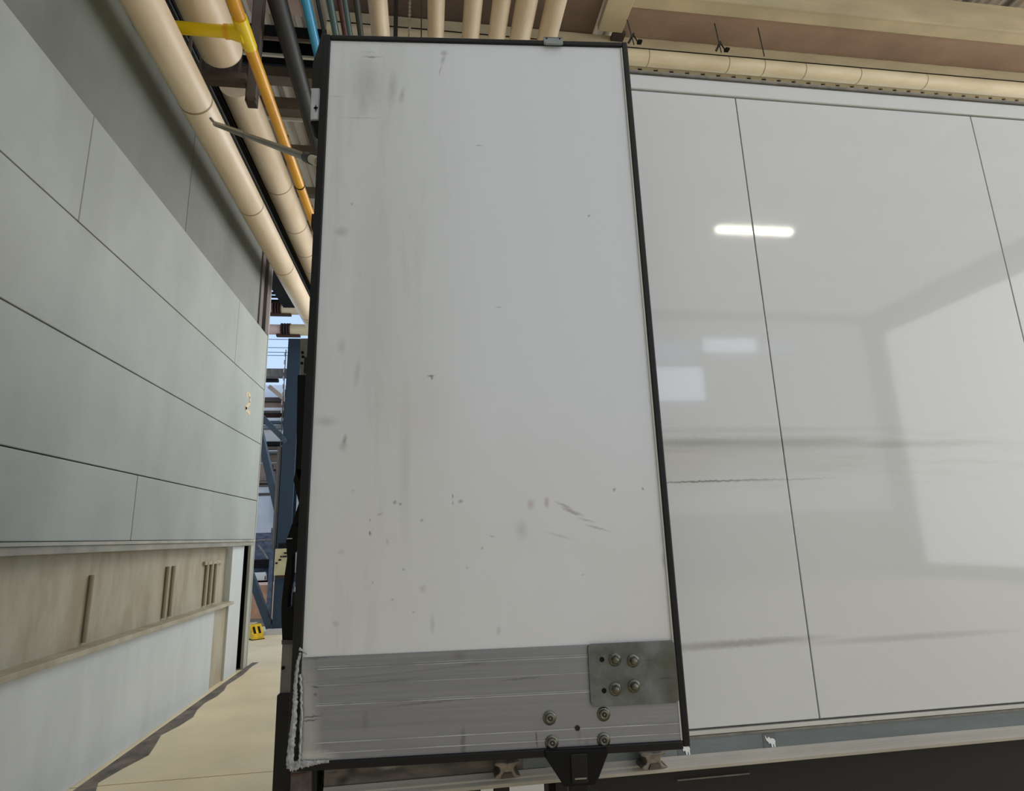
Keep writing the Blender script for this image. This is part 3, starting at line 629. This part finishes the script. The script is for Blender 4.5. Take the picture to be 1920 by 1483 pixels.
for p in ((1030, 1345), (1034, 1391), (1131, 1338), (1131, 1386)):
    u, v = D(*p); y = -.0045
    b = MB().lathe([(.0205, 0), (.0205, .002), (.014, .003)], (u, y, v), n=24)
    b.lathe([(.0145, .002), (.0145, .010), (.012, .0125), (.0075, .0125), (.0065, .007), (.0055, .007), (.004, .012), (.0005, .013)], (u, y, v), n=20)
    DB(b, 'bolt', M_bolt)
u, v = D(1082, 1364); DB(MB().lathe([(0, 0), (.0075, 0), (.008, .0004)], (u, -.0064, v), n=14), 'drilled_hole', mat('rusty_hole', (34, 24, 18), rough=.9))
# small grey bracket clipped over the top edge
u0_, u1_ = .868, .945
tb = DB(MB().box(u0_, u1_, -.016, -.010, H-.020, H+.014).box(u0_, u1_, -.016, .09, H+.006, H+.014).box(u0_+.006, u1_-.006, -.022, -.012, H-.024, H-.014), 'top_bracket', mat('bracket_grey', (132, 140, 144), rough=.5), bevel=.0015)
for uu in (u0_+.012, u1_-.012): DB(MB().lathe([(0, .001), (.0035, .001), (.0035, -.001)], (uu, -.016, H+.006), n=12), 'screw', M_blk, tb)
# black guard hanging under the door, with stem
lg = DB(MB().prism([(.757, .008), (.760, -.012), (.800, -.072), (.812, -.092), (.905, -.092), (.918, -.075), (.950, -.012), (.952, .004)], -.022, .07), 'lock_guard', M_blk, bevel=.004)
DB(MB().box(.835, .885, -.026, -.020, -.085, -.004), 'rib', M_rub, lg, bevel=.003)
DB(MB().box(.83, .89, .0, .05, -.22, -.088), 'stem', M_rub, lg, bevel=.004)
DB(MB().box(.845, .88, -.029, -.026, -.072, -.068), 'nameplate_edge', M_gr, lg)
# sealant smeared down the hinge edge and along the bottom
def bead(path, wd, th, seed, name='sealant'):
    rnd = random.Random(seed); b = MB(); n = len(path); m = 7; vs = []
    for i, (u_, v_, nx, nz) in enumerate(path):
        w_ = wd(i/(n-1))*(.85+.3*rnd.random())
        off = (rnd.random()-.5)*.004
        for j in range(m):
            t = j/(m-1)*2-1
            vs.append((u_+nx*(w_*t+off), -.0105-th*(1-t*t)*(.6+rnd.random()*.5), v_+nz*(w_*t+off)))
    fs = [(i*m+j, i*m+j+1, (i+1)*m+j+1, (i+1)*m+j) for i in range(n-1) for j in range(m-1)]
    b.add(vs, fs, True); return DB(b, name, M_seal, label='smeared white sealant')
def lerp(pts, n):
    out = []
    for i in range(n):
        t = i/(n-1)*(len(pts)-1); k = min(int(t), len(pts)-2); f = t-k
        out.append((pts[k][0]*(1-f)+pts[k+1][0]*f, pts[k][1]*(1-f)+pts[k+1][1]*f))
    return out
Lp = [D(*p) for p in ((564,1222),(559,1250),(556,1285),(555,1310),(554,1340),(550,1370),(548,1400),(546,1425),(546,1438))]
bead([(a, c, 1, 0) for a, c in lerp(Lp, 60)], lambda t: .0045+.007*t, .006, 3)
Rp = [D(*p) for p in ((565,1262),(567,1300),(567,1340),(566,1380),(564,1415),(563,1430))]
bead([(a, c, 1, 0) for a, c in lerp(Rp, 44)], lambda t: .0035, .005, 9)
Bp = [D(*p) for p in ((546,1434),(565,1432),(590,1429),(619,1425))]
bead([(a, c, 0, 1) for a, c in lerp(Bp, 36)], lambda t: .011*(1-t)+.0035, .005, 5)
u, v = D(565, 1222); bead([(u-.004+i*.0035, v+.010-i*.0022, .3, 1) for i in range(8)], lambda t: .004*(1-t)+.001, .004, 12)
# dark bits between the beads
Kp = [D(*p) for p in ((563,1290),(562,1340),(561,1380),(559,1425))]
rnd = random.Random(4); b = MB(); pl = lerp(Kp, 26); vs = []
for i, (a, c) in enumerate(pl): w_ = .001+.004*rnd.random(); vs += [(a-w_, -.0115, c), (a+w_, -.0115, c)]
b.add(vs, [(i*2, i*2+1, i*2+3, i*2+2) for i in range(len(pl)-1)]); DB(b, 'open_joint', M_blk)
tag(door, 'open white trailer door with black rubber edges and aluminium kick plate', 'door')

# ------------------------------------------------------------------ blue column outside the wall end
YC = 12.2
bc = empty('steel_column', (-2.7, YC, 0))
def CP(b_, name, m, **k): return local(bc, b_, name, m, **k)
CP(MB().box(-2.84, -2.58, YC, YC+.03, 0, 5.75).box(-2.84, -2.58, YC+.3, YC+.33, 0, 5.75).box(-2.73, -2.69, YC+.03, YC+.3, 0, 5.75), 'column_shaft', M_bst)
CP(MB().box(-2.93, -2.86, YC+.02, YC+.1, 1.5, 3.5), 'side_conduit', M_post)
CP(MB().tube([(-2.87, YC-.02, .2), (-2.87, YC-.02, 5.5)], .009, 8), 'side_conduit', M_char)
for i in range(9): CP(MB().box(-2.90, -2.875, YC-.02, YC, 4.0+i*.17, 4.09+i*.17), 'ladder_rung', M_cl)
CP(MB().box(-2.92, -2.5, YC-.08, YC+.4, 0, .10), 'base_plinth', M_cl, label='pale concrete plinth')
CP(MB().bar((-3.9, YC+.05, 4.75), (-2.76, YC+.05, 3.58), .10, .13, (0, 1, 0)), 'brace', M_bst2)
CP(MB().bar((-3.62, YC+.12, 4.9), (-2.66, YC+.12, 1.5), .12, .17, (0, 1, 0)), 'brace', M_bst2)
CP(MB().bar((-3.62, YC+.12, 1.8), (-2.86, YC+.12, .02), .12, .14, (0, 1, 0)), 'brace', M_bst2)
CP(MB().bar((-5, YC+.2, 5.05), (-2.7, YC+.2, 5.05), .2, .16), 'tie_beam', M_gr)
tag(bc, 'blue steel column with diagonal braces standing past the wall end', 'column')
cb = empty('control_cabinet', (-2.72, YC-.25, 1.0))
a = at(516, 1029, Y=YC-.22); c = at(541, 1078, Y=YC-.22)
x0, x1, z0, z1 = a.x, a.x+.32, c.z, a.z
local(cb, MB().box(x0, x1, YC-.22, YC-.01, z0, z1), 'housing', M_cab, bevel=.008)
for uu, vv, rr_ in ((.62, .83, .035), (.5, .7, .016), (.36, .7, .012), (.3, .58, .022), (.12, .46, .018), (.62, .7, .014)):
    xx = x0+uu*.32; zz = z0+vv*(z1-z0)
    local(cb, MB().box(xx-rr_, xx+rr_, YC-.24, YC-.22, zz-.014, zz+.014), 'switch', M_blk)
local(cb, MB().box(x0+.03, x1-.03, YC-.2, YC-.04, z0-.05, z0), 'cable_gland', M_rust)
local(cb, MB().box(x0+.05, x1+.05, YC-.2, YC-.02, z1, z1+.10), 'top_cable', M_blk)
tag(cb, 'beige control cabinet with black switches mounted on the blue column', 'cabinet')
# yellow slotted block on the floor
q = at(480, 1198, Z=0)
yb = empty('floor_block', (q.x, q.y, 0), R(32))
w_, d_, h_ = .20, .24, .24
prof = [(-d_/2, 0), (d_/2, 0), (d_/2, h_), (d_/2-.04, h_), (-d_/2, .05)]
MB().extr(prof, -w_/2, w_/2).build('body', M_haz, yb, bevel=.005)
for s_ in (-1, 1):
    b = MB(); sl = Vector((0, -(d_-.04), -(h_-.05))).normalized(); up_ = Vector((0, d_/2-.04, h_)); dn = Vector((0, -d_/2, .05)); nn = Vector((0, -.19, .20)).normalized()*.003
    p1 = up_.lerp(dn, .2)+nn; p2 = up_.lerp(dn, .75)+nn; x = s_*.042
    b.add([(x-.02, p1.y, p1.z), (x+.02, p1.y, p1.z), (x+.02, p2.y, p2.z), (x-.02, p2.y, p2.z)], [(0, 1, 2, 3)]); b.build('slot', M_blk, yb)
MB().box(-w_/2-.01, w_/2+.01, -d_/2-.01, d_/2, 0, .012).build('foot', M_blk, yb)
tag(yb, 'small yellow wedge block with two black slots on the floor by the wall end', 'block')
# workbench, roll, crate and trestle behind
q = at(500, 1090, Y=15.5)
wb = empty('workbench', (-3.0, 15.5, 0))
local(wb, MB().box(-4.4, -2.0, 15.3, 16.3, .62, .70), 'bench_top', M_bluet)
for x in (-4.3, -3.2, -2.1): local(wb, MB().box(x, x+.08, 15.35, 15.43, 0, .62), 'leg', M_bluet)
local(wb, MB().box(-4.4, -2.0, 16.2, 16.3, .70, 1.9), 'back_panel', M_bluet)
local(wb, MB().box(-4.3, -3.75, 15.8, 16.1, 1.05, 1.25), 'bin', M_blk); local(wb, MB().box(-3.7, -3.25, 15.7, 16.1, .9, 1.4), 'machine', M_cl)
for k in range(5): local(wb, MB().box(-3.1+k*.22, -2.95+k*.22, 15.7, 16.1, .7+.12*(k % 3), .9+.2*(k % 3)), 'tool_box', [M_cl, M_bst, M_teal, M_blk, M_bluet][k])
tag(wb, 'cluttered blue workbench seen in the gap beyond the blue column', 'workbench')
q = at(484, 1084, Y=15.45)
rl = empty('paper_roll', (q.x, 15.45, q.z))
local(rl, MB().tube([(q.x-.16, 15.4, .84), (q.x+.17, 15.4, .84)], .135, 24), 'roll', M_wht); local(rl, MB().tube([(q.x+.165, 15.4, .84), (q.x+.175, 15.4, .84)], .05, 16), 'core', M_rust)
tag(rl, 'white roll lying on the blue workbench', 'roll')
ca = empty('cardboard_crate', (-3.6, 14.2, 0))
a = at(485, 1092, Y=14.2); c = at(512, 1150, Y=14.2)
local(ca, MB().box(a.x-.25, c.x, 14.2, 14.9, .06, a.z), 'box', M_card, bevel=.01); local(ca, MB().box(a.x-.26, c.x+.01, 14.19, 14.92, a.z-.06, a.z), 'lid', M_tape)
local(ca, MB().box(c.x-.12, c.x-.08, 14.18, 14.2, .06, a.z-.06), 'tape', M_cream); local(ca, MB().box(a.x-.25, c.x, 14.2, 14.9, 0, .06), 'pallet', M_gr)
tag(ca, 'brown cardboard crate with a pinkish lid behind the blue brace', 'crate')
ts = empty('trestle', (-3.5, 13.6, 0))
A1, A2, A3, A4 = at(482, 1013, Y=13.6), at(514, 1012, Y=13.6), at(503, 1048, Y=13.6), at(484, 1022, Y=13.6)
local(ts, MB().tube([A1, A2], .018, 8), 'arm', M_gr); local(ts, MB().tube([A4, A3], .02, 8), 'strut', M_gr)
local(ts, MB().box(A2.x-.07, A2.x+.02, 13.58, 13.66, 0, A2.z+.25), 'upright', M_bluet); local(ts, MB().box(A2.x+.05, A2.x+.08, 13.58, 13.66, 0, A2.z+.2), 'upright', M_cl)
local(ts, MB().box(A2.x-.25, A2.x+.3, 13.4, 13.9, 0, .05), 'foot', M_gr)
tag(ts, 'light grey upright with a triangular arm beside the control cabinet', 'trestle')
# far workshop building outside
fb = empty('workshop_building', (-6, 24, 0))
def FB(px0, px1, py0, py1, m, name, Y=24, d=.4):
    a = at(px0, py1, Y=Y); c = at(px1, py0, Y=Y); return local(fb, MB().box(a.x, c.x, Y, Y+d, a.z, c.z), name, m)
M_sunw = mat('sunlit_white_sheet', (246, 244, 242), rough=.6)
FB(440, 600, 722, 748, M_sunw, 'roof_sheet', 25); FB(440, 600, 745, 752, M_brownd, 'gutter'); FB(440, 600, 752, 764, M_brown, 'roof_sheet', 24.3)
FB(440, 600, 764, 770, M_sunw, 'roof_sheet', 24.2); FB(440, 600, 770, 774, M_brownd, 'purlin'); FB(440, 600, 774, 783, M_rust, 'window_row', 24.3)
FB(440, 600, 783, 789, M_sunw, 'roof_sheet', 24.2); FB(440, 600, 789, 794, M_bst2, 'purlin'); FB(440, 600, 794, 798, M_sunw, 'roof_sheet', 24.2)
FB(440, 600, 798, 803, M_gr, 'purlin'); FB(440, 600, 803, 827, M_sunw, 'wall_sheet', 24.6); FB(440, 600, 827, 835, M_blk, 'beam', 24)
FB(440, 600, 835, 843, M_brown, 'wall_sheet', 24.4); FB(440, 600, 843, 846, M_cl, 'rail', 24); FB(440, 600, 846, 851, M_gr, 'wall_sheet', 24.4)
FB(440, 600, 851, 930, M_brown, 'wall_sheet', 24.8); FB(440, 600, 866, 869, M_cl, 'rail', 24.2); FB(440, 600, 898, 901, M_cl, 'rail', 24.2)
FB(440, 600, 904, 908, M_blk, 'rail', 24.2); FB(440, 600, 911, 925, M_cl, 'wall_sheet', 24.4); FB(440, 600, 928, 1075, M_cl, 'wall_sheet', 24.4)
FB(530, 534, 730, 800, M_brownd, 'post', 23.9); FB(522, 527, 835, 980, M_post, 'post', 23.9)
FB(430, 600, 1075, 1120, M_cl, 'plinth', 24.4)
local(fb, MB().box(-14, 2, 24.5, 26, 0, 3.0), 'plinth', M_cl)
rnd = random.Random(2)
for k in range(10):
    px = 490+rnd.random()*32; py = 856+rnd.random()*38; FB(px, px+3+rnd.random()*5, py, py+3+rnd.random()*4, [M_blk, M_rust, M_char, M_post][k % 4], 'stored_part', 24.3, .2)
a = at(470, 716, Y=23.5); c = at(545, 700, Y=23.5)
local(fb, MB().bar((a.x-1.5, 23.5, a.z-.12), (c.x+2.5, 23.5, c.z+.4), .2, .12), 'roof_slope', M_bst2); local(fb, MB().bar((at(505,725,Y=23.6).x, 23.6, at(505,725,Y=23.6).z), (at(560,770,Y=23.6).x, 23.6, at(560,770,Y=23.6).z), .2, .16), 'roof_slope', M_brown)
tag(fb, 'distant workshop with white roof bands and brown rows seen through the gap', 'building')
ol = empty('street_lamp', (-8, 20, 0)); q = at(503, 713, Y=20)
local(ol, MB().box(q.x-1.2, q.x+.32, 19.9, 20.1, q.z-.05, q.z+.05), 'head', M_blk); local(ol, MB().box(q.x-1.3, q.x-1.2, 19.95, 20.05, 0, q.z), 'pole', M_gr)
tag(ol, 'dark street lamp head against the sky in the gap', 'lamp')
for py, lb in ((636.5, 'topmost of the four overhead wires in the sky gap'), (652, 'second overhead wire down in the sky gap'), (660.5, 'upper wire of the close pair in the sky gap'), (666.5, 'lower wire of the close pair in the sky gap')):
    q = at(530, py, Y=22); tag(MB().tube([(-20, 22, q.z), (20, 22, q.z)], .011, 6).build('overhead_wire', M_char), lb, 'wire', 'overhead wires')
# outdoor lagged cross pipes with rusty flanges
for (pa_, pb_, Y_, fx, lb) in ((567, 592, 13.4, 521, 'upper outdoor cream pipe with rusty flange beyond the wall end'), (606, 631, 13.0, 537, 'lower outdoor cream pipe with rusty flange above the sky gap')):
    q = at(555, (pa_+pb_)/2, Y=Y_); top = at(555, pa_, Y=Y_); r_ = (top.z-q.z)*.8
    e = empty('outdoor_pipe', (q.x, Y_, 0)); xf = at(fx, (pa_+pb_)/2, Y=Y_).x
    local(e, MB().tube([(xf+.08, Y_, q.z), (6, Y_, q.z)], r_, 20), 'barrel', M_pipex); local(e, MB().tube([(-7, Y_, q.z), (xf-.1, Y_, q.z)], r_*.9, 20), 'barrel', M_tape)
    local(e, MB().box(-6.9, -6.75, Y_-.08, Y_+.08, 0, q.z), 'support_post', M_gr); local(e, MB().box(5.7, 5.85, Y_-.08, Y_+.08, 0, q.z), 'support_post', M_gr)
    for dx in (-.09, -.03, .03, .08): local(e, MB().tube([(xf+dx-.015, Y_, q.z), (xf+dx+.015, Y_, q.z)], r_*1.15, 16), 'flange', M_rust)
    local(e, MB().box(xf-.2, xf+.3, Y_-.05, Y_+.05, q.z-r_*1.3, q.z-r_*.95), 'saddle', M_rust)
    tag(e, lb, 'pipe', 'outdoor cream pipes')
lv = empty('louvre_screen', (-3, 14.2, 5.9))
edges = [470, 534.5, 538.5, 542.5, 547, 550.5, 554, 557, 561.5, 570]
for k in range(0, 10, 2):
    a = at(515, edges[k+1], Y=14.2); c = at(515, edges[k], Y=14.2)
    local(lv, MB().box(-7, -2.35, 14.2, 14.26, a.z, c.z), 'slat', M_blk)
local(lv, MB().box(-2.75, -2.35, 14.27, 14.35, 6.3, 9.2), 'frame_post', M_blk)
local(lv, MB().box(-7, -6.9, 14.27, 14.35, 0, 9.2), 'frame_post', M_blk)
tag(lv, 'black louvre screen with bright slits between the wall end and the lowest big pipe', 'louvre')
bpy.context.view_layer.update()
